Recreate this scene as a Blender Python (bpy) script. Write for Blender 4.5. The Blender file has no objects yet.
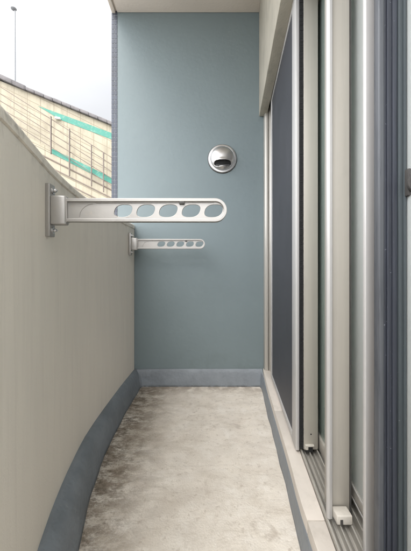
import bpy, bmesh, math, random
from mathutils import Vector, Matrix
random.seed(7)
S = bpy.context.scene
COL = S.collection
F = 300.0; VX = 200.0; VY = 268.0; EYE = 0.84

def at(px, py, Y):
    "where a measured sight line meets the vertical plane Y metres ahead"
    return ((px-VX)*Y/F, EYE-(py-VY)*Y/F)

# ------------------------------------------------------------------ materials
def mat(name, base, rough=0.6, metal=0.0, var=0.12, vscale=6.0, bump=0.0, bscale=60.0,
        stretch=(1,1,1), spec=0.5, tint=None):
    m = bpy.data.materials.new(name); m.use_nodes = True
    nt = m.node_tree; N = nt.nodes; L = nt.links
    b = N['Principled BSDF']
    b.inputs['Roughness'].default_value = rough
    b.inputs['Metallic'].default_value = metal
    b.inputs['Specular IOR Level'].default_value = spec
    tc = N.new('ShaderNodeTexCoord'); mp = N.new('ShaderNodeMapping')
    mp.inputs['Scale'].default_value = stretch
    L.new(tc.outputs['Object'], mp.inputs['Vector'])
    n = N.new('ShaderNodeTexNoise'); n.inputs['Scale'].default_value = vscale
    n.inputs['Detail'].default_value = 8; n.inputs['Roughness'].default_value = 0.6
    L.new(mp.outputs[0], n.inputs['Vector'])
    r = N.new('ShaderNodeValToRGB')
    r.color_ramp.elements[0].position = 0.3; r.color_ramp.elements[1].position = 0.7
    lo = [c*(1-var) for c in base]; hi = [min(1, c*(1+var)) for c in base]
    if tint: lo = [c*(1-var)*t for c, t in zip(base, tint)]
    r.color_ramp.elements[0].color = (*lo, 1); r.color_ramp.elements[1].color = (*hi, 1)
    L.new(n.outputs['Fac'], r.inputs['Fac']); L.new(r.outputs['Color'], b.inputs['Base Color'])
    rr = N.new('ShaderNodeMapRange'); rr.inputs['To Min'].default_value = max(0.02, rough-0.1)
    rr.inputs['To Max'].default_value = min(1, rough+0.1)
    L.new(n.outputs['Fac'], rr.inputs['Value']); L.new(rr.outputs[0], b.inputs['Roughness'])
    if bump:
        n2 = N.new('ShaderNodeTexNoise'); n2.inputs['Scale'].default_value = bscale
        n2.inputs['Detail'].default_value = 5
        L.new(mp.outputs[0], n2.inputs['Vector'])
        bp = N.new('ShaderNodeBump'); bp.inputs['Strength'].default_value = bump
        bp.inputs['Distance'].default_value = 0.004
        L.new(n2.outputs['Fac'], bp.inputs['Height']); L.new(bp.outputs[0], b.inputs['Normal'])
    m['ramp'] = r.name
    return m

def nodes(m): return m.node_tree.nodes, m.node_tree.links, m.node_tree.nodes['Principled BSDF']

def layer(m, color, scale, lo, hi, amount=1.0, stretch=(1,1,1), axis=None, detail=8, dist=0.0, loc=(0,0,0), rough=.65):
    """lay a second colour over the material where a noise (optionally limited
    along one axis: (axis, from, to)) is high: stains and wear of the surface"""
    N, L, b = nodes(m)
    prev = b.inputs['Base Color'].links[0].from_socket
    tc = N.new('ShaderNodeTexCoord'); mp = N.new('ShaderNodeMapping')
    mp.inputs['Scale'].default_value = stretch; mp.inputs['Location'].default_value = loc
    L.new(tc.outputs['Object'], mp.inputs['Vector'])
    n = N.new('ShaderNodeTexNoise'); n.inputs['Scale'].default_value = scale
    n.inputs['Detail'].default_value = detail; n.inputs['Roughness'].default_value = rough
    n.inputs['Distortion'].default_value = dist
    L.new(mp.outputs[0], n.inputs['Vector'])
    mr = N.new('ShaderNodeMapRange'); mr.clamp = True
    mr.inputs['From Min'].default_value = lo; mr.inputs['From Max'].default_value = hi
    mr.inputs['To Max'].default_value = amount
    L.new(n.outputs['Fac'], mr.inputs['Value'])
    fac = mr.outputs[0]
    if axis:
        sx = N.new('ShaderNodeSeparateXYZ'); L.new(tc.outputs['Object'], sx.inputs[0])
        ar = N.new('ShaderNodeMapRange'); ar.clamp = True
        ar.inputs['From Min'].default_value = axis[1]; ar.inputs['From Max'].default_value = axis[2]
        L.new(sx.outputs[axis[0]], ar.inputs['Value'])
        mu = N.new('ShaderNodeMath'); mu.operation = 'MULTIPLY'
        L.new(fac, mu.inputs[0]); L.new(ar.outputs[0], mu.inputs[1]); fac = mu.outputs[0]
    mx = N.new('ShaderNodeMix'); mx.data_type = 'RGBA'
    mx.inputs['B'].default_value = (*color, 1)
    L.new(fac, mx.inputs['Factor']); L.new(prev, mx.inputs['A'])
    L.new(mx.outputs['Result'], b.inputs['Base Color'])
    return m

def cracks(m, color, scale, width, stretch, loc=(0,0,0), amount=0.8):
    N, L, b = nodes(m)
    prev = b.inputs['Base Color'].links[0].from_socket
    tc = N.new('ShaderNodeTexCoord'); mp = N.new('ShaderNodeMapping')
    mp.inputs['Scale'].default_value = stretch; mp.inputs['Location'].default_value = loc
    L.new(tc.outputs['Object'], mp.inputs['Vector'])
    n = N.new('ShaderNodeTexNoise'); n.inputs['Scale'].default_value = 9; n.inputs['Detail'].default_value = 6
    L.new(mp.outputs[0], n.inputs['Vector'])
    ad = N.new('ShaderNodeMix'); ad.data_type = 'RGBA'; ad.blend_type = 'LINEAR_LIGHT'
    ad.inputs['Factor'].default_value = 0.09
    L.new(mp.outputs[0], ad.inputs['A']); L.new(n.outputs['Color'], ad.inputs['B'])
    v = N.new('ShaderNodeTexVoronoi'); v.feature = 'DISTANCE_TO_EDGE'; v.inputs['Scale'].default_value = scale
    L.new(ad.outputs['Result'], v.inputs['Vector'])
    mr = N.new('ShaderNodeMapRange'); mr.clamp = True
    mr.inputs['From Min'].default_value = width; mr.inputs['From Max'].default_value = 0
    mr.inputs['To Max'].default_value = amount
    L.new(v.outputs['Distance'], mr.inputs['Value'])
    mx = N.new('ShaderNodeMix'); mx.data_type = 'RGBA'; mx.inputs['B'].default_value = (*color, 1)
    L.new(mr.outputs[0], mx.inputs['Factor']); L.new(prev, mx.inputs['A'])
    L.new(mx.outputs['Result'], b.inputs['Base Color'])

def fine_bump(m, scale, strength):
    N, L, b = nodes(m)
    tc = N.new('ShaderNodeTexCoord'); n = N.new('ShaderNodeTexNoise'); n.inputs['Scale'].default_value = scale
    n.inputs['Detail'].default_value = 3; L.new(tc.outputs['Object'], n.inputs['Vector'])
    bp = N.new('ShaderNodeBump'); bp.inputs['Strength'].default_value = strength; bp.inputs['Distance'].default_value = .002
    L.new(n.outputs['Fac'], bp.inputs['Height'])
    old = b.inputs['Normal'].links
    if old: L.new(old[0].from_socket, bp.inputs['Normal'])
    L.new(bp.outputs[0], b.inputs['Normal'])
M = {}
# concrete floor, pale with brown dirt gathered along the parapet
c = mat('stained_concrete', (.65,.595,.52), .85, var=.07, vscale=9, bump=.5, bscale=150)
layer(c, (.50,.445,.38), 7, .48, .70, .5, dist=.3)
layer(c, (.74,.70,.64), 11, .48, .68, .6, loc=(3,1,0), dist=.3)
layer(c, (.43,.38,.33), 3.4, .54, .68, .35, stretch=(1,1.6,1), loc=(7,2,0), dist=.6)
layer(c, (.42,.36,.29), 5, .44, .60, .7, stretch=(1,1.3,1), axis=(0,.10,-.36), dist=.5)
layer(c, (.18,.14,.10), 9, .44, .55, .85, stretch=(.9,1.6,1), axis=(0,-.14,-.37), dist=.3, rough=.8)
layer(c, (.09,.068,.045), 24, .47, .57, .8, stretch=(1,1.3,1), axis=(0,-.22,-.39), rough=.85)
layer(c, (.38,.32,.25), 4, .50, .62, .4, stretch=(1,2,1), loc=(1,9,0), rough=.85)
layer(c, (.31,.25,.19), 42, .56, .68, .45)
layer(c, (.30,.245,.19), 9, .60, .70, .45, loc=(2,4,0), dist=.5)
layer(c, (.80,.75,.67), 60, .62, .74, .35, loc=(5,0,0))
layer(c, (.22,.17,.13), 13, .44, .54, .7, axis=(1,1.98,2.14))
layer(c, (.12,.10,.085), 110, .72, .76, .6)
cracks(c, (.26,.21,.17), 1.6, .004, (.45,1.25,1), loc=(.35,.12,0), amount=.3)
fine_bump(c, 420, .4)
M['floor'] = c
c = mat('blue_green_wall_paint', (.158,.198,.207), .6, var=.035, vscale=2.2, bump=.22, bscale=38)
layer(c, (.19,.235,.235), 5, .50, .75, .2, dist=.8)
layer(c, (.12,.155,.155), 40, .70, .78, .4)
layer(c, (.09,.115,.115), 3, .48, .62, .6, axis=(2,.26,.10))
fine_bump(c, 300, .3)
M['endwall'] = c
c = mat('greige_parapet_paint', (.77,.72,.64), .75, var=.03, vscale=5, bump=.25, bscale=90, stretch=(3,3,.5))
layer(c, (.64,.59,.52), 9, .52, .75, .45, stretch=(5,5,.25))
layer(c, (.30,.275,.24), 16, .50, .62, .55, axis=(2,1.085,1.13), dist=1.5)
layer(c, (.45,.41,.36), 120, .70, .76, .7)
layer(c, (.50,.46,.41), 3.5, .52, .7, .45, axis=(2,.9,1.12), dist=1)
fine_bump(c, 260, .35)
M['parapet'] = c
c = mat('blue_grey_kerb_paint', (.205,.228,.25), .5, var=.12, vscale=9, bump=.7, bscale=55)
layer(c, (.15,.165,.18), 14, .52, .70, .6)
layer(c, (.30,.30,.29), 50, .64, .72, .5)
layer(c, (.045,.045,.045), 22, .34, .55, .85, axis=(2,.016,.001))
layer(c, (.13,.145,.16), 6, .45, .60, .5, axis=(0,.0,-.3))
layer(c, (.03,.03,.03), 75, .70, .73, .8)
M['kerb'] = c
M['ceiling'] = layer(mat('beige_soffit_paint', (.70,.63,.56), .8, var=.05, vscale=3, bump=.3, bscale=80),
                     (.60,.54,.47), 6, .55, .75, .4)
c = mat('weathered_beige_lintel', (.44,.41,.34), .75, var=.09, vscale=8, bump=.4, bscale=90, stretch=(2,1,1))
layer(c, (.31,.29,.24), 14, .50, .68, .6, stretch=(1,1,.5))
M['lintel'] = c
c = mat('champagne_aluminium', (.46,.44,.40), .42, .35, var=.05, vscale=3, stretch=(14,14,.4), bump=.05, bscale=60)
layer(c, (.40,.37,.33), 22, .58, .74, .35, stretch=(1,1,.35))
M['alu'] = c
M['alu2'] = layer(mat('weathered_champagne_aluminium', (.42,.395,.35), .5, .25, var=.06, vscale=4, stretch=(14,14,.4)),
                  (.36,.34,.30), 26, .55, .72, .4, stretch=(1,1,.3))
M['alu_light'] = mat('satin_silver_aluminium', (.52,.51,.50), .5, .3, var=.05, vscale=4, stretch=(14,14,.4))
M['alu_grey'] = mat('grey_aluminium', (.22,.22,.217), .45, .3, var=.08, vscale=4, stretch=(20,20,.4))
M['arm'] = layer(mat('bracket_enamel', (.35,.335,.315), .38, .45, var=.05, vscale=9, bump=.08),
                 (.42,.37,.31), 45, .60, .72, .5)
c = mat('navy_sash_seal', (.030,.034,.046), .5, .0, var=.35, vscale=6, stretch=(60,60,.8))
layer(c, (.26,.28,.31), 110, .66, .70, .8)
M['navy'] = c
M['navy2'] = layer(mat('slate_sash_face', (.05,.062,.068), .6, .0, var=.2, vscale=5, stretch=(50,50,.6)),
                   (.3,.33,.34), 140, .68, .74, .5)
M['slate_lip'] = layer(mat('slate_lip_finish', (.085,.09,.10), .5, .1, var=.2, vscale=5, stretch=(50,50,.6)), (.03,.034,.045), 30, .5, .7, .6, stretch=(4,4,.3))
M['black'] = mat('black_brush_seal', (.012,.012,.013), .95, var=.4, vscale=200, bump=.8, bscale=400)
M['rubber'] = mat('dark_rubber', (.05,.047,.044), .7, var=.2, vscale=40)
c = mat('sill_tile', (.58,.53,.475), .5, var=.05, vscale=8, bump=.15, bscale=120)
layer(c, (.42,.38,.33), 20, .54, .72, .45, stretch=(1,.6,1))
layer(c, (.30,.26,.22), 90, .68, .76, .5)
M['sill'] = c
M['block'] = mat('cream_plastic', (.50,.47,.42), .5, var=.08, vscale=50, bump=.2, bscale=120)
M['steel'] = mat('brushed_stainless', (.60,.595,.59), .36, 1.0, var=.02, vscale=8)
M['void'] = mat('dark_duct', (.01,.01,.01), .9, var=.2)
c = mat('blue_grey_glazed_tile', (.05,.058,.078), .55, var=.35, vscale=14, stretch=(.3,.3,1))
M['tile'] = c
M['grout'] = mat('pale_grout', (.24,.25,.265), .9)
M['cream_wall'] = None
M['coping'] = layer(mat('weathered_grey_coping', (.14,.13,.13), .9, var=.25, vscale=2.2, bump=.3),
                    (.08,.075,.075), 4, .5, .65, .6)
M['mint'] = layer(mat('mint_paint', (.04,.20,.15), .6, var=.12, vscale=3), (.18,.27,.22), 7, .52, .66, .6)
M['rail'] = mat('brown_painted_steel', (.14,.105,.085), .6, .1, var=.2, vscale=3)
M['post'] = mat('rusty_brown_steel', (.16,.13,.11), .7, .1, var=.3, vscale=6)
M['lamp'] = mat('galvanised_steel', (.20,.205,.21), .55, .2, var=.1)
M['white'] = mat('white_enamel', (.80,.80,.80), .4, var=.03)
M['ground'] = mat('asphalt_and_concrete_ground', (.26,.255,.24), .9, var=.2, vscale=.4, bump=.2)
M['room'] = mat('pale_room_paint', (.62,.61,.57), .9, var=.04)
M['roomfloor'] = mat('room_floorboards', (.30,.20,.12), .5, var=.2, vscale=4, stretch=(8,.6,1))
M['plaster'] = mat('outer_wall_plaster', (.42,.41,.38), .8, var=.08)

def cream_wall():
    m = mat('cream_cladding', (.33,.295,.22), .75, var=.10, vscale=1.6, stretch=(1,1,.5))
    N, L, b = nodes(m); prev = b.inputs['Base Color'].links[0].from_socket
    tc = N.new('ShaderNodeTexCoord'); sx = N.new('ShaderNodeSeparateXYZ')
    L.new(tc.outputs['Object'], sx.inputs[0])
    ma = N.new('ShaderNodeMath'); ma.operation = 'MULTIPLY_ADD'; ma.inputs[1].default_value = .50
    L.new(sx.outputs['X'], ma.inputs[0]); L.new(sx.outputs['Z'], ma.inputs[2])
    cb = N.new('ShaderNodeCombineXYZ'); L.new(sx.outputs['X'], cb.inputs['X']); L.new(ma.outputs[0], cb.inputs['Y'])
    br = N.new('ShaderNodeTexBrick'); br.offset = 0; br.squash = 1
    br.inputs['Scale'].default_value = 1; br.inputs['Brick Width'].default_value = .62
    br.inputs['Row Height'].default_value = .36; br.inputs['Mortar Size'].default_value = .018
    br.inputs['Mortar Smooth'].default_value = .3
    br.inputs['Color1'].default_value = (1,1,1,1); br.inputs['Color2'].default_value = (.93,.93,.92,1)
    br.inputs['Mortar'].default_value = (.62,.58,.54,1)
    L.new(cb.outputs[0], br.inputs['Vector'])
    mx = N.new('ShaderNodeMix'); mx.data_type = 'RGBA'; mx.blend_type = 'MULTIPLY'; mx.inputs['Factor'].default_value = 1
    L.new(prev, mx.inputs['A']); L.new(br.outputs['Color'], mx.inputs['B'])
    L.new(mx.outputs['Result'], b.inputs['Base Color'])
    layer(m, (.22,.19,.135), 1.6, .50, .68, .7, stretch=(3,1,.6))
    layer(m, (.20,.17,.13), 9, .60, .68, .5)
    return m
M['cream_wall'] = cream_wall()

def glass(name, col, rough, trans, metal=0):
    m = mat(name, col, rough, metal, var=.05, vscale=3)
    N, L, b = nodes(m); b.inputs['Transmission Weight'].default_value = trans
    b.inputs['IOR'].default_value = 1.5
    return m
M['glass'] = glass('green_tinted_glass', (.62,.72,.66), .06, .75)
M['frost'] = glass('frosted_glass', (.74,.77,.75), .35, .45)
# insect mesh: dark weave with fine see-through openings
m = mat('insect_mesh', (.045,.047,.056), .5, var=.15, vscale=5, bump=.3, bscale=900)
N, L, b = nodes(m); b.inputs['Alpha'].default_value = .93
M['mesh'] = m

# ------------------------------------------------------------------ mesh helpers
class MB:
    def __init__(s): s.v = []; s.f = []
    def add(s, v, f):
        o = len(s.v); s.v += [tuple(p) for p in v]; s.f += [tuple(i+o for i in q) for q in f]; return s
    def prism(s, plan, z0, z1):
        n = len(plan)
        v = [(x,y,z0) for x,y in plan]+[(x,y,z1) for x,y in plan]
        f = [tuple(range(n-1,-1,-1)), tuple(range(n,2*n))]+[(i,(i+1)%n,(i+1)%n+n,i+n) for i in range(n)]
        return s.add(v, f)
    def box(s, x0, x1, y0, y1, z0, z1): return s.prism([(x0,y0),(x1,y0),(x1,y1),(x0,y1)], z0, z1)
    def slab_xz(s, pts, y0, y1):
        n = len(pts)
        v = [(x,y0,z) for x,z in pts]+[(x,y1,z) for x,z in pts]
        f = [tuple(range(n)), tuple(range(2*n-1,n-1,-1))]+[((i+1)%n,i,i+n,(i+1)%n+n) for i in range(n)]
        return s.add(v, f)
    def tube(s, p, q, r, n=14, r2=None):
        p = Vector(p); q = Vector(q); d = (q-p).normalized(); r2 = r if r2 is None else r2
        a = d.orthogonal().normalized(); b = d.cross(a)
        v = []; 
        for c, rr in ((p,r),(q,r2)):
            for i in range(n):
                t = 2*math.pi*i/n; v.append(c+a*math.cos(t)*rr+b*math.sin(t)*rr)
        f = [(i,(i+1)%n,(i+1)%n+n,i+n) for i in range(n)]+[tuple(range(n-1,-1,-1)), tuple(range(n,2*n))]
        return s.add(v, f)
    def lathe(s, prof, n=48, axis='y'):
        "prof: (radius, along) ; axis y"
        k = len(prof); v = []
        for r, a in prof:
            for i in range(n):
                t = 2*math.pi*i/n
                v.append((r*math.cos(t), a, r*math.sin(t)) if axis=='y' else (r*math.cos(t), r*math.sin(t), a))
        f = [(j*n+i, j*n+(i+1)%n, (j+1)*n+(i+1)%n, (j+1)*n+i) for j in range(k-1) for i in range(n)]
        return s.add(v, f)
    def build(s, name, m, parent=None, bevel=0, seg=2, smooth=False, loc=None):
        me = bpy.data.meshes.new(name); me.from_pydata(s.v, [], s.f); me.validate()
        bm = bmesh.new(); bm.from_mesh(me)
        bmesh.ops.recalc_face_normals(bm, faces=bm.faces)
        if bevel:
            bmesh.ops.bevel(bm, geom=[e for e in bm.edges if e.calc_face_angle(0) > .6], offset=bevel,
                            segments=seg, profile=.5, affect='EDGES', clamp_overlap=True)
        bm.to_mesh(me); bm.free()
        me.materials.append(m)
        if smooth or bevel: me.shade_smooth() if hasattr(me,'shade_smooth') else None
        if (smooth or bevel) and hasattr(me, 'set_sharp_from_angle'): me.set_sharp_from_angle(angle=.6)
        o = bpy.data.objects.new(name, me); COL.objects.link(o)
        if parent: o.parent = parent
        if loc is not None: o.location = loc
        return o

def tag(o, label=None, cat=None, group=None, kind=None):
    if label: o['label'] = label
    if cat: o['category'] = cat
    if group: o['group'] = group
    if kind: o['kind'] = kind
    return o
def empty(name, loc, label, cat, group=None):
    o = bpy.data.objects.new(name, None); COL.objects.link(o); o.location = loc
    o.empty_display_size = .1
    return tag(o, label, cat, group)

def interp(tab, y):
    "smooth (Catmull-Rom) reading of a table of (y, x), y ascending"
    if y <= tab[0][0]: return tab[0][1]
    if y >= tab[-1][0]: return tab[-1][1]
    for i in range(len(tab)-1):
        if tab[i][0] <= y <= tab[i+1][0]: break
    y0, x0 = tab[i]; y1, x1 = tab[i+1]
    sl = lambda a, b: (tab[b][1]-tab[a][1])/(tab[b][0]-tab[a][0])
    m0 = sl(max(i-1,0), i+1); m1 = sl(i, min(i+2, len(tab)-1))
    h = y1-y0; t = (y-y0)/h
    return ((2*t**3-3*t*t+1)*x0+(t**3-2*t*t+t)*h*m0+(-2*t**3+3*t*t)*x1+(t**3-t*t)*h*m1)

END = 2.14; BACK = -1.3; CB = .1
PW = [(-1.3,-.33),(0,-.335),(.4,-.352),(.56,-.372),(.75,-.411),(.9,-.443),(1.09,-.472),(1.32,-.492),(1.8,-.484),(2.14,-.466)]
FL = [(-1.3,-.285),(0,-.285),(.4,-.295),(.75,-.335),(.89,-.358),(1.106,-.402),(1.42,-.428),(1.8,-.427),(2.14,-.414)]
FR = [(-1.3,.25),(0,.262),(.5,.274),(.89,.300),(1.09,.322),(1.43,.357),(1.8,.395),(2.14,.435)]
KR = [(-1.3,.262),(0,.270),(.5,.282),(.8,.301),(.94,.3115),(1.12,.334),(1.43,.367),(1.8,.407),(2.14,.450)]
YS = [BACK+(END-BACK)*i/60 for i in range(61)]
KT = .122   # kerb top

# ------------------------------------------------------------------ the setting
b = MB(); b.box(-60,60,-60,160,-6.3,-6.0)
tag(b.build('ground', M['ground']), kind='structure')

b = MB()
for i in range(len(YS)-1):
    for j in range(1):
        pass
v = []; f = []
for y in YS:
    v += [(interp(FL,y)-.03, y, 0), (interp(FR,y)+.03, y, 0)]
for i in range(len(YS)-1): f.append((2*i,2*i+1,2*i+3,2*i+2))
b.add(v,f)
b.box(-.62,2.9,BACK,END,-.22,-.004)
tag(b.build('balcony_floor', M['floor']), kind='structure')

b = MB()
b.box(-.590,.60,CB,END-.002,2.660,2.80)
b.box(-.628,-.602,CB,END-.002,2.655,2.80)
b.box(-.603,-.589,CB,END-.002,2.672,2.80)
tag(b.build('ceiling', M['ceiling'], bevel=.003), kind='structure')

# end wall with its tiled outer edge
ew = empty('end_wall', (0,END,0), 'blue green painted concrete wall closing the far end of the balcony', 'wall')
b = MB()
n = 24
xs = [-.589+(.60+.589)*i/n for i in range(n+1)]
b.box(-.589,2.9,0,.20,-.3,2.95)
b.build('wall_panel', M['endwall'], ew)
b = MB(); b.box(-.6285,-.590,-.0012,.2,-.3,2.95); bk = b.build('tile_edging', M['grout'], ew)
bk['label'] = 'strip of pale grout behind small blue grey tiles'
b = MB(); z = .9; k = 0
while z < 2.93:
    h = .0335
    b.box(-.6275,-.6115,-.003,.01,z,z+h-.003)
    b.box(-.6085,-.5905,-.003,.01,z,z+h-.003)
    b.box(-.631,-.6265,-.002,.19,z,z+h-.003)
    z += h; k += 1
b.build('edge_tiles', M['tile'], ew, bevel=.0008, seg=1)

# parapet: one swept profile following the slight curve of the wall
TOPZ = 1.150
def parapet():
    b = MB(); r = .016
    prof = [(0,-.02),(0,KT)]
    prof += [(0,KT+(TOPZ-.05-KT)*k/10) for k in range(1,11)]
    prof = prof[:-1]+[(0,TOPZ-.037),(-.003,TOPZ-.0355),(-.003,TOPZ-.0325),(.0035,TOPZ-.031),(.0035,TOPZ-r)]
    prof += [(.0035-r*(1-math.cos(t*math.pi/2/5)), TOPZ-r+r*math.sin(t*math.pi/2/5)) for t in range(1,6)]
    ys = [y for y in YS]; ys[-1] = END-.012
    n = len(prof)+3; v = []; f = []
    for y in ys:
        x = interp(PW,y)
        for dx,z in prof: v.append((x+dx,y,z))
        v += [(-.598,y,TOPZ),(-.612,y,TOPZ-.014),(-.612,y,-.3)]
    for i in range(len(ys)-1):
        for j in range(n-1): f.append((i*n+j,i*n+j+1,(i+1)*n+j+1,(i+1)*n+j))
    f.append(tuple(range(n))); f.append(tuple(range((len(ys)-1)*n, len(ys)*n)))
    b.add(v,f)
    o = b.build('parapet_wall', M['parapet'], smooth=True)
    tag(o, 'greige painted solid parapet wall with rounded top along the left of the balcony', 'parapet')
parapet()

# kerb: painted upstand round the floor
def kerb():
    b = MB(); v = []; f = []
    # path: floor edge / top edge pairs, left side, end, right side
    path = []
    ys = YS[:-1]
    E = END-.020
    for y in ys: path.append(((interp(FL,y),y),(interp(PW,y)-.004,y),1))
    path.append(((interp(FL,E)+.004,E-.012),(interp(PW,END)-.002,END-.003),1))
    path.append(((interp(FL,E)+.012,E),(interp(PW,END)+.012,END-.003),1))
    m = 8
    xa, xb = interp(FL,E)+.012, interp(FR,E)-.008
    for k in range(1,m): path.append(((xa+(xb-xa)*k/m,E),(xa+(xb-xa)*k/m,END-.003),1))
    path.append(((xb,E),(interp(KR,END)-.008,END-.003),1))
    for y in reversed(ys): path.append(((interp(FR,y),y),(interp(KR,y),y),.72))
    random.seed(3)
    prof = [(0,-.002),(.04,.012),(.10,.030),(.22,.060),(.40,.092),(.60,.112),(.80,.120),(1.0,KT)]
    n = len(prof)
    for (fx,fy),(tx,ty),hh in path:
        for t,z in prof:
            w = random.uniform(-.0006,.0006)+.0022*math.sin(fy*23+fx*9)*math.sin(fy*7.3+2)*(1-t)
            v.append((fx+(tx-fx)*t+w, fy+(ty-fy)*t, z*hh))
    for i in range(len(path)-1):
        for j in range(n-1): f.append((i*n+j,i*n+j+1,(i+1)*n+j+1,(i+1)*n+j))
    b.add(v,f)
    o = b.build('floor_kerb', M['kerb'], smooth=True)
    tag(o, 'blue grey painted raised kerb running round the concrete balcony floor', 'kerb')
kerb()

# ------------------------------------------------------------------ window side
K = .112
def P(o, y): return (o+K*y, y)
def run(b, o0, o1, y0, y1, z0, z1): return b.prism([P(o0,y0),P(o1,y0),P(o1,y1),P(o0,y1)], z0, z1)

# sill of beige slabs with joints
sl = MB(); joints = [BACK,-.35,.22,.848,1.50,END-.004]
for a, c_ in zip(joints[:-1], joints[1:]):
    ya, yb = a+.0015, c_-.0015
    ys = [ya+(yb-ya)*i/10 for i in range(11)]
    plan = [(interp(KR,y)-.001,y) for y in ys]+[P(.2585,yb),P(.2585,ya)]
    sl.prism(plan, .03, KT+.004)
tag(sl.build('window_sill', M['sill'], bevel=.0012, seg=2), 'beige slab sill between the blue grey kerb and the window track', 'sill')

lt = MB()
lo = lambda y: .1985+.104*y
lt.prism([(lo(END-.003),END-.003),(lo(BACK),BACK),(lo(BACK)+.055,BACK),(lo(END-.003)+.055,END-.003)], 1.92, 2.658)
tag(lt.build('window_lintel', M['lintel'], bevel=.004), 'weathered beige concrete lintel hanging below the ceiling above the windows', 'lintel')
lt = MB(); run(lt,.262,.44,BACK,END-.004,1.975,2.657)
tag(lt.build('house_wall', M['plaster']), 'plain grey wall above the windows behind the beige lintel', 'wall')
rm = MB()
rm.box(.62,3.3,BACK,END-.002,.02,.06); 
tag(rm.build('room_floor', M['roomfloor']), kind='structure')
rm = MB(); rm.box(3.3,3.4,BACK,END-.002,.06,2.6); rm.box(.60,3.4,BACK-.1,BACK,.06,2.6); rm.box(.62,3.3,BACK,END-.002,2.5,2.66)
tag(rm.build('room_wall', M['room']), 'pale wall of the room seen through the window glass', 'wall')

win = empty('sliding_window', (.50,1.0,.12), 'tall champagne aluminium sliding window of several sashes along the right of the balcony', 'window')
def wpart(b, name, m, parent=win, bevel=.0012, label=None, seg=2):
    o = b.build(name, m, bevel=bevel, seg=seg)
    o.parent = parent
    w = parent.location.copy() if parent is win else win.location.copy()
    # keep world coordinates: all window meshes are written in scene coordinates
    if parent is win: o.location = -w
    if label: o['label'] = label
    return o

# outer frame: far jamb, head and the track with its rails
b = MB()
b.prism([(.452,END-.006),(.452,2.095),(.462,2.085),(.476,2.085),(.476,END-.006)], KT+.004, 1.955)
b.prism([(.480,END-.006),(.480,2.072),(.496,2.062),(.56,2.062),(.56,END-.006)], KT+.004, 1.955)
b.prism([(.474,END-.008),(.474,2.11),(.482,2.11),(.482,END-.008)], KT+.004, 1.95)
jf = wpart(b, 'window_frame', M['alu'])
b = MB(); run(b,.262,.42,BACK,2.06,1.958,1.974); wpart(b, 'head_frame', M['alu2'])
b = MB()
run(b,.2600,.430,BACK,2.085,.04,.118)
for o0,o1,z in ((.2605,.2655,.138),(.2745,.2765,.133),(.2880,.2915,.141),(.3040,.3060,.134),(.3180,.3225,.143),(.3400,.3440,.146),(.3620,.3660,.150),(.390,.430,.155)):
    run(b,o0,o1,BACK,2.083,.117,z)
tr = wpart(b, 'window_track', M['alu'], bevel=.0006, seg=1)

def sash(o0, o1, y0, y1, z0, z1, near, far, lbl, glassmat, m=M['alu'], gl=None, nearplan=None, rail=.06):
    "y0 = near end; returns the sash object (its near stile) with sub-parts"
    b = MB()
    if nearplan: 
        for p in nearplan: b.prism(p, z0, z1)
    else: run(b,o0,o1,y0,y0+near,z0,z1)
    s = wpart(b, 'sash', m, label=lbl)
    b = MB(); run(b,o0+.002,o1-.002,y1-far,y1,z0,z1); wpart(b,'stile',m,s)
    b = MB(); run(b,o0+.003,o1-.003,y0+near,y1-far,z0,z0+rail); wpart(b,'bottom_rail',m,s)
    b = MB(); run(b,o0+.003,o1-.003,y0+near,y1-far,z1-.05,z1); wpart(b,'top_rail',m,s)
    g = gl if gl else (o0+o1)/2
    b = MB(); run(b,g-.0025,g+.0025,y0+near-.004,y1-far+.004,z0+rail-.004,z1-.046)
    wpart(b,'glass_pane',glassmat,s,bevel=0)
    return s

# insect screen in the outermost track
zs0, zs1 = .136, 1.93
b = MB(); run(b,.240,.2535,1.158,1.232,zs0,zs1)
sc = wpart(b, 'insect_screen', M['alu_light'], label='insect screen with dark mesh in a slim silver frame')
b = MB(); run(b,.241,.2530,1.90,1.94,zs0,zs1); wpart(b,'stile',M['alu_light'],sc)
b = MB(); run(b,.2415,.2530,1.232,1.90,zs0,zs0+.028); wpart(b,'bottom_rail',M['alu_light'],sc)
b = MB(); run(b,.2415,.2530,1.232,1.90,zs1-.03,zs1); wpart(b,'top_rail',M['alu_light'],sc)
b = MB(); run(b,.2445,.2460,1.228,1.904,zs0+.024,zs1-.026); wpart(b,'mesh_panel',M['mesh'],sc,bevel=0)
b = MB()
random.seed(5); z = zs0+.01
while z < zs1:
    w = random.uniform(0,.0016)
    run(b,.2540,.2672+w*.3,1.152-w,1.19,z,z+.0065); z += .0072
wpart(b,'brush_seal',M['black'],sc,bevel=0)

# sash 1 (far), behind the screen
s1 = sash(.2685,.3225,1.146,1.95,.146,1.94,.065,.06,'narrow cream sash standing just behind the insect screen',M['glass'],gl=.31, m=M['alu2'])
b = MB()
run(b,.2720,.2835,1.136,1.150,.150,.164); run(b,.2720,.3050,1.134,1.146,.1625,.1685)
wpart(b,'guide_block',M['block'],s1)
b = MB(); run(b,.2760,.3010,1.139,1.1455,.140,.162); wpart(b,'roller_slot',M['void'],s1,bevel=0)
b = MB(); run(b,.3226,.3250,1.150,1.165,.15,.30); wpart(b,'rubber_edge',M['rubber'],s1,bevel=0)
b = MB(); b.tube((.424,1.1465,.205),(.424,1.1445,.205),.0025,10); wpart(b,'screw',M['void'],s1,bevel=0)

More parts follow.
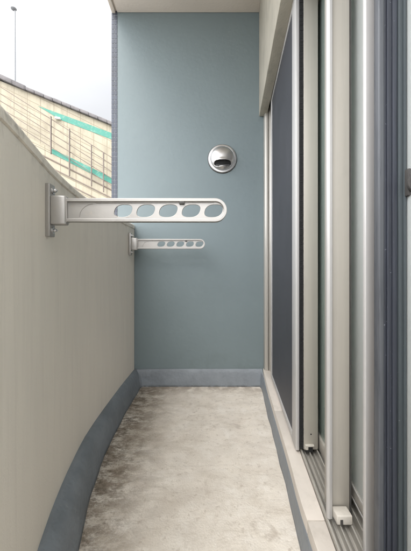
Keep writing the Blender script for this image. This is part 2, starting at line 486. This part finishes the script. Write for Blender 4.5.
# sash 2 (middle)
s2 = sash(.326,.343,.850,1.66,.140,1.94,.045,.05,'wide cream sash stile with a silver outer lip',M['glass'],gl=.3395,m=M['alu2'],
     nearplan=[[(.3725,.850),(.4235,.850),(.4245,.855),(.4385,.868),(.4385,.897),(.3725,.897)]],rail=.05)
b = MB(); b.prism([(.3550,.846),(.3550,.839),(.3600,.834),(.3690,.836),(.3720,.842),(.3720,.849),(.3720,.853)],.140,1.94)
wpart(b,'outer_lip',M['alu_light'],s2)
b = MB(); b.box(.4238,.4285,.8495,.8535,.142,1.94); wpart(b,'rubber_edge',M['rubber'],s2,bevel=0)
# plastic stopper on the track in front of it
b = MB(); b.box(.3705,.4130,.810,.846,.1445,.1700)
st = wpart(b,'track_stopper',M['block'],bevel=.0035,seg=3,label='small cream plastic stopper block on the track')
b = MB(); b.box(.3790,.3860,.8085,.812,.1480,.1600); wpart(b,'slot',M['rubber'],st,bevel=0)

# sash 3
s3 = sash(.346,.370,.700,1.50,.158,1.94,.050,.05,'pale frosted glass sash with a bright silver stile',M['frost'],gl=.356,m=M['alu'],
     nearplan=[[(.3860,.712),(.3860,.705),(.3880,.702),(.4080,.702),(.4100,.705),(.4110,.716),(.4270,.716),(.4270,.752),(.4200,.752),(.4100,.716)]],rail=.045)
s3.data.materials.clear(); s3.data.materials.append(M['alu_light'])
b = MB(); run(b,.3440,.3458,.755,1.45,.205,.212); run(b,.3440,.3458,.755,1.45,.170,.176); wpart(b,'glazing_bead',M['alu_light'],s3)

# sash 4 nearest, with dark seals
s4 = sash(.352,.374,-.30,.655,.158,1.94,.05,.02,'nearest sash with dark navy sealing strips and pale glass',M['frost'],gl=.368,m=M['alu_grey'])
for ch in s4.children:
    if ch.name.startswith('stile'): ch.data.materials.clear(); ch.data.materials.append(M['navy2'])
b = MB(); b.prism([(.3790,.654),(.3790,.640),(.3805,.637),(.3905,.637),(.3925,.640),(.3925,.654)],.158,1.94)
wpart(b,'stile',M['slate_lip'],s4,label='slate grey lip of the nearest sash')
b = MB()
for x0,x1,y in ((.3927,.3975,.640),(.3979,.4040,.637),(.4044,.4085,.639),(.4089,.4185,.6365)): b.box(x0,x1,y,.655,.158,1.94)
wpart(b,'sealing_strip',M['navy'],s4,bevel=.0007,label='dark navy ribbed sealing strip')
b = MB(); b.box(.4188,.4200,.640,.655,.158,1.94); wpart(b,'rubber_edge',M['rubber'],s4,bevel=0)
b = MB()
for x0,x1,y in ((.4203,.4290,.634),(.4294,.4345,.630)): b.box(x0,x1,y,.655,.158,1.94)
wpart(b,'inner_stile',M['navy2'],s4,bevel=.0007,label='slate grey inner face of the nearest sash')
# crescent latch
lz = 1.010; lx = .4360; ly = .622
lat = MB(); lat.box(lx-.006,lx+.012,ly-.004,ly+.012,lz-.020,lz+.036)
la = wpart(lat,'latch',M['rubber'],s4,bevel=.002,label='dark crescent latch on the nearest sash')
lat = MB(); pr = []
for k in range(13):
    t = math.radians(60+k*15); pr.append((lx+.006+.018*math.cos(t), lz+.004+.020*math.sin(t)))
for k in range(12,-1,-1):
    t = math.radians(60+k*15); pr.append((lx+.006+.010*math.cos(t), lz+.004+.011*math.sin(t)))
lat.slab_xz(pr, ly-.012, ly-.005); wpart(lat,'latch_lever',M['rubber'],s4,bevel=.001)

# ------------------------------------------------------------------ laundry pole brackets
def curve_mesh(name, outer, holes, ext, bev, m, parent, loc):
    cu = bpy.data.curves.new(name,'CURVE'); cu.dimensions='2D'; cu.fill_mode='BOTH'
    cu.extrude = ext; cu.bevel_depth = bev; cu.bevel_resolution = 2
    for pts in [outer]+holes:
        sp = cu.splines.new('POLY'); sp.points.add(len(pts)-1)
        for i,(x,z) in enumerate(pts): sp.points[i].co = (x,z,0,1)
        sp.use_cyclic_u = True
    t = bpy.data.objects.new('tmp', cu); COL.objects.link(t)
    t.rotation_euler = (math.pi/2,0,0)
    dg = bpy.context.evaluated_depsgraph_get(); dg.update()
    me = bpy.data.meshes.new_from_object(t.evaluated_get(dg))
    me.transform(Matrix.Rotation(math.pi/2,4,'X'))
    bpy.data.objects.remove(t)
    me.name = name; me.materials.clear(); me.materials.append(m)
    me.shade_smooth()
    if hasattr(me,'set_sharp_from_angle'): me.set_sharp_from_angle(angle=.7)
    o = bpy.data.objects.new(name, me); COL.objects.link(o); o.parent = parent; o.location = loc
    return o

def stadium(x0, x1, r, flatleft=True, n=20):
    pts = [(x0,-r),(x1-r,-r)]
    pts += [(x1-r+r*math.sin(math.pi*k/n), -r*math.cos(math.pi*k/n)) for k in range(1,n)]
    pts += [(x1-r,r),(x0,r)]
    return pts

s_ = 1/355.0
def make_bracket(loc, label):
    g = 'swing-out laundry pole brackets on the parapet'
    root = empty('laundry_bracket', loc, label, 'laundry bracket', g)
    b = MB(); b.box(0,.0155,-.016,.016,-.074,.074)
    pl = b.build('wall_plate', M['arm'], root, bevel=.003)
    for z in (.056,-.056):
        b = MB(); b.tube((.0155,0,z),(.019,0,z),.009,18); b.tube((.019,0,z),(.026,0,z),.0052,6); b.tube((.026,0,z),(.029,0,z),.003,12)
        b.build('bolt', M['steel'], pl, bevel=.0005, seg=1)
    b = MB(); b.prism([(.0155,-.015),(.052,-.013),(.058,-.010),(.058,.010),(.052,.013),(.0155,.015)],-.041,.040)
    b.build('hinge_block', M['arm'], root, bevel=.004, seg=3)
    x0, x1, r = .0585, .505, .0315
    # web with five oval openings
    holes = []
    for cx in (.215,.2785,.342,.406,.4695):
        pts = []
        for k in range(32):
            t = -2*math.pi*k/32
            ex = math.copysign(abs(math.cos(t))**.8, math.cos(t))*.0255
            ez = math.copysign(abs(math.sin(t))**.8, math.sin(t))*.0185
            pts.append((cx+ex+.28*ez, ez-.001))
        holes.append(pts)
    arm = curve_mesh('arm', stadium(x0,x1-.004,r-.003), holes, .0018, .0008, M['arm'], root, (0,0,0))
    # raised rim round the web
    inner = [(x,z) for x,z in stadium(x0+.001,x1-.0065,r-.0065)]
    inner.reverse()
    curve_mesh('rim', stadium(x0,x1,r), [inner], .0098, .0012, M['arm'], arm, (0,0,0))
    # blind arc pressed in the web near the hinge
    b = MB(); pts = [(x0+.034+.038*(1-math.cos(t)), -.018+.036*math.sin(t)) for t in [math.pi/2*k/10 for k in range(11)]]
    for p,q in zip(pts[:-1],pts[1:]): b.tube((p[0],-.0028,p[1]),(q[0],-.0028,q[1]),.0011,6)
    for p,q in (((.138,.0195),(.200,.0195)),((.200,.0195),(.470,.0215))): b.tube((p[0],-.0028,p[1]),(q[0],-.0028,q[1]),.0009,6)
    b.build('pressed_arc', M['arm'], arm)
    b = MB(); b.box(.373,.388,-.011,.002,.0165,.0245)
    b.build('stop_catch', M['rubber'], root, bevel=.0012)
    b = MB(); b.box(x0-.0022,x0+.0015,-.0105,.0105,-.0345,.0345); b.build('hinge_cover', M['arm'], root, bevel=.0012)
    return root
def copy_tree(o, parent=None):
    c = o.copy(); COL.objects.link(c); c.parent = parent
    for ch in list(o.children): copy_tree(ch, c)
    return c
hz = EYE+57/355
near = make_bracket((interp(PW,.845)+.001,.845,hz+.001), 'large nearer champagne laundry bracket with five oval holes jutting from the parapet')
far = copy_tree(near)
far.location = (interp(PW,2.0)+.001,2.0,EYE+24/150+.0)
far['label'] = 'smaller looking farther laundry bracket close to the blue green end wall'

# ------------------------------------------------------------------ round vent cap on the end wall
vx, vz = at(222.3,159,END)
ve = empty('vent_cap', (vx,END,vz), 'round stainless steel vent cap with hooded slot on the blue green wall', 'vent')
b = MB(); b.lathe([(.0,-.001),(.099,-.001),(.101,-.004),(.1005,-.010),(.097,-.014),(.088,-.016),(.082,-.012),(.078,-.011),(.0,-.011)], 64)
b.build('flange', M['steel'], ve, smooth=True)
b = MB(); b.lathe([(.1035,0),(.105,-.0015),(.1035,-.004),(.1005,-.004)],64); b.build('sealant_ring', M['rubber'], ve, smooth=True)
def dome():
    "bulging hood with a slot-shaped mouth in its lower half"
    bm = bmesh.new(); nr, na = 40, 96; R = .086; H = .044
    def pos(i,j):
        r = R*i/nr; t = 2*math.pi*j/na
        x = r*math.cos(t); z = r*math.sin(t)
        h = H*math.sqrt(max(0,1-(i/nr)**2))**1.1
        lift = .008*math.exp(-((z+.026)/.016)**2)*max(0,1-(x/.070)**2)
        return (x,-.011-h-lift,z)
    def mouth(x,z):
        zz = z+.044; return abs(x) < .060 and abs(zz) < .0200*math.sqrt(max(0,1-(abs(x)/.060)**4))+.0005 - (.004*max(0,1-(x/.03)**2) if zz<0 else 0)
    vs = {}
    for i in range(1,nr+1):
        for j in range(na): vs[i,j] = bm.verts.new(pos(i,j))
    c = bm.verts.new(pos(0,0))
    for i in range(1,nr):
        for j in range(na):
            q = [vs[i,j],vs[i,(j+1)%na],vs[i+1,(j+1)%na],vs[i+1,j]]
            cx = sum(p.co.x for p in q)/4; cz = sum(p.co.z for p in q)/4
            if not mouth(cx,cz): bm.faces.new(q)
    for j in range(na): bm.faces.new([c,vs[1,(j+1)%na],vs[1,j]])
    bmesh.ops.delete(bm, geom=[v for v in bm.verts if not v.link_faces], context='VERTS')
    bmesh.ops.recalc_face_normals(bm, faces=bm.faces)
    me = bpy.data.meshes.new('hood'); bm.to_mesh(me); bm.free(); me.materials.append(M['steel']); me.shade_smooth()
    o = bpy.data.objects.new('hood', me); COL.objects.link(o); o.parent = ve
    so = o.modifiers.new('s','SOLIDIFY'); so.thickness = .002; so.offset = -1
    return o
hd = dome()
b = MB(); b.lathe([(0,-.0115),(.082,-.0115),(.078,-.020),(.064,-.032),(.03,-.040),(0,-.042)],40)
b.build('duct_opening', M['void'], hd, smooth=True)
b = MB()
for zz in (-.057,): b.box(-.048,.048,-.041,-.036,zz-.0012,zz+.0012)
b.build('louvre_blade', M['alu_grey'], hd)

# ------------------------------------------------------------------ outside
def band(ytop, ybot, x0, x1, Y, th, name, m, parent=None, n=1, bevel=0):
    b = MB(); pts = []
    pts = [at(x,ytop(x),Y) for x in (x0,x1)]+[at(x,ybot(x),Y) for x in (x1,x0)]
    b.slab_xz(pts, Y-th, Y); return b.build(name, m, parent, bevel=bevel)

YB = 14.0
top = lambda x: 79+.405*(x-3)
rw = empty('ramp_wall', (0,0,0), 'cream panelled ramp wall with weathered grey coping sloping down to the right', 'wall')
b = MB(); pts = [at(-120,top(-120)+3,YB), at(290,top(290)+3,YB)]
b.slab_xz([pts[0],pts[1],(pts[1][0],-6),(pts[0][0],-6)], YB, YB+.5)
b.build('wall_panel', M['cream_wall'], rw)
def lumps(x0, x1, f, th, name, step):
    b = MB(); x = x0; random.seed(11)
    while x < x1:
        x2 = min(x+step, x1)
        j = random.uniform(-.25,.25)
        pts = [at(x,f(x)+j,YB),at(x2-.15,f(x2)+j,YB),at(x2-.15,f(x2)+th+j,YB),at(x,f(x)+th+j,YB)]
        b.slab_xz(pts, YB-.16, YB+.62); x = x2
    b.build(name, M['coping'], rw, bevel=.035)
lumps(-118, 27, lambda x: 75.5+.46*(x-1), 4.6, 'coping', 12)
lumps(27, 290, lambda x: top(x)-.6, 3.4, 'coping', 9)
b = MB(); b.slab_xz([at(38,106,YB),at(62,114.6,YB),at(160,151,YB),at(160,158,YB),at(61,120.0,YB)], YB-.012, YB-.001)
b.build('painted_stripe', M['mint'], rw)
# small white fitting on the wall
wx, wz = at(58.5,119.2,YB)
wf = empty('wall_light', (wx,YB,wz), 'small white light fitting on the cream ramp wall under the mint stripe', 'light fitting')
b = MB(); b.slab_xz([(-.13,-.03),(.13,-.06),(.13,.02),(-.10,.06)],-.16,-.03); b.build('lamp_housing', M['white'], wf, bevel=.02)
b = MB(); b.box(-.04,.04,-.04,-.013,-.03,.03); b.build('mount', M['lamp'], wf)

YC = 12.0
lw = empty('stair_wall', (0,0,0), 'lower cream clad wall capped with a mint green band below the railing', 'wall')
f1 = lambda x: 148.5+.50*(x-52)
b = MB(); p0 = at(-60,f1(-60)+4,YC); p1 = at(230,f1(230)+4,YC)
b.slab_xz([p0,p1,(p1[0],-6),(p0[0],-6)], YC, YC+.35); b.build('wall_panel', M['cream_wall'], lw)
b = MB(); b.slab_xz([at(52.5,149,YC),at(160,201,YC),at(160,208.5,YC),at(51,153,YC)], YC-.02, YC+.36)
b.build('painted_band', M['mint'], lw)
b = MB(); b.slab_xz([at(-59,94,YC),at(51.5,148.8,YC),at(50.5,152.8,YC),at(-59,98,YC)], YC-.02, YC+.36)
b.build('painted_band', M['cream_wall'], lw)
b = MB(); 
for k in range(6):
    o_ = 7+8.2*k
    b.slab_xz([at(-58,f1(-58)+o_+4,YC),at(228,f1(228)+o_+4,YC),at(228,f1(228)+o_+5,YC),at(-58,f1(-58)+o_+5,YC)], YC-.03, YC-.001)
b.build('cladding_trim', M['rail'], lw)

rl = empty('ramp_railing', (0,0,0), 'brown steel railing with sloping rails in front of the cream ramp wall', 'railing')
for k in range(5):
    g = lambda x: 119+.635*(x-51)+7.0*k
    p = at(-40,g(-40),YC-.10); q = at(165,g(165),YC-.10)
    b = MB(); b.tube((p[0],YC-.10,p[1]),(q[0],YC-.10,q[1]),.013,8); b.build('rail', M['rail'], rl)
for x, y0, y1 in ((51,116.5,154),(69.5,129,176),(91.5,145,186),(103.5,152.5,192),(121,164,204),(-12,79,124)):
    p = at(x,y0,YC-.14); q = at(x,y1,YC-.14)
    b = MB(); b.box(p[0]-.015,p[0]+.015,YC-.18,YC-.11,q[1],p[1]); b.build('post', M['post'], rl)

lx_, lz_ = at(15.0,10.5,20); _, lb = at(15,110,20)
lp = empty('street_lamp', (lx_,20,-6), 'slender grey street lamp rising behind the ramp wall against the sky', 'street lamp')
b = MB(); b.tube((0,0,0),(0,0,lz_+6),.07,12,.042); b.build('lamp_pole', M['lamp'], lp, smooth=True)
b = MB(); 
b.lathe([(0,.13),(.05,.125),(.14,.07),(.185,.0),(.16,-.05),(.09,-.10),(0,-.12)],20,axis='z')
b.build('lamp_head', M['lamp'], lp, smooth=True, loc=(-.09,0,lz_+6+.12))

# ------------------------------------------------------------------ camera, sky, sun
cam = bpy.data.cameras.new('camera'); co = bpy.data.objects.new('camera', cam); COL.objects.link(co)
co.location = (0,0,EYE); co.rotation_euler = (math.pi/2,0,0)
cam.sensor_fit = 'VERTICAL'; cam.sensor_height = 36; cam.lens = 36*F/551
cam.shift_x = (205.5-VX)/551; cam.shift_y = -(275.5-VY)/551
cam.clip_start = .02; cam.clip_end = 500
S.camera = co

W = bpy.data.worlds.new('World'); S.world = W; W.use_nodes = True
N = W.node_tree.nodes; L = W.node_tree.links; bg = N['Background']
SUNWARD = 1.9
EL, AZ = 52, 205     # sun elevation, azimuth (clockwise from +Y)
sk = N.new('ShaderNodeTexSky'); sk.sky_type = 'NISHITA'; sk.sun_disc = False
sk.sun_elevation = math.radians(EL); sk.sun_rotation = math.radians(AZ)
sk.air_density = 1.0; sk.dust_density = 3
tc = N.new('ShaderNodeTexCoord'); mp = N.new('ShaderNodeMapping'); mp.inputs['Scale'].default_value = (1,1,2.6)
L.new(tc.outputs['Generated'], mp.inputs['Vector'])
n = N.new('ShaderNodeTexNoise'); n.inputs['Scale'].default_value = 2.6; n.inputs['Detail'].default_value = 7
n.inputs['Roughness'].default_value = .5
L.new(mp.outputs[0], n.inputs['Vector'])
cr = N.new('ShaderNodeValToRGB'); cr.color_ramp.elements[0].position = .30; cr.color_ramp.elements[1].position = .62
cr.color_ramp.elements[0].color = (9.1,9.3,9.8,1); cr.color_ramp.elements[1].color = (9.9,10.0,10.2,1)
L.new(n.outputs['Fac'], cr.inputs['Fac'])
mx = N.new('ShaderNodeMix'); mx.data_type = 'RGBA'; mx.inputs['Factor'].default_value = .93
L.new(sk.outputs[0], mx.inputs['A']); L.new(cr.outputs[0], mx.inputs['B'])
# overcast sky: brighter overhead and around the veiled sun behind the camera
az = math.radians(AZ); el = math.radians(EL)
d = Vector((math.sin(az)*math.cos(el), math.cos(az)*math.cos(el), math.sin(el)))
vm = N.new('ShaderNodeVectorMath'); vm.operation = 'DOT_PRODUCT'; vm.inputs[1].default_value = d
L.new(tc.outputs['Generated'], vm.inputs[0])
m1 = N.new('ShaderNodeMapRange'); m1.interpolation_type = 'SMOOTHSTEP'
m1.inputs['From Min'].default_value = -.1; m1.inputs['From Max'].default_value = 1
m1.inputs['To Min'].default_value = .325; m1.inputs['To Max'].default_value = SUNWARD
L.new(vm.outputs['Value'], m1.inputs['Value'])
sc_ = N.new('ShaderNodeVectorMath'); sc_.operation = 'SCALE'
L.new(mx.outputs['Result'], sc_.inputs[0]); L.new(m1.outputs[0], sc_.inputs['Scale'])
L.new(sc_.outputs[0], bg.inputs['Color']); bg.inputs['Strength'].default_value = .10

sd = bpy.data.lights.new('sun','SUN'); sd.energy = .8; sd.angle = math.radians(40); sd.color = (1,.96,.90)
so = bpy.data.objects.new('sun', sd); COL.objects.link(so)
az = math.radians(AZ); el = math.radians(EL)
d = Vector((math.sin(az)*math.cos(el), math.cos(az)*math.cos(el), math.sin(el)))
so.rotation_euler = (-d).to_track_quat('-Z','Y').to_euler(); so.location = (-3,-3,8)

S.render.engine = 'CYCLES'
S.view_settings.view_transform = 'Standard'; S.view_settings.look = 'None'
S.view_settings.gamma = 1; S.view_settings.exposure = 1.58
S.view_settings.use_curve_mapping = False
S.cycles.max_bounces = 10; S.cycles.diffuse_bounces = 6
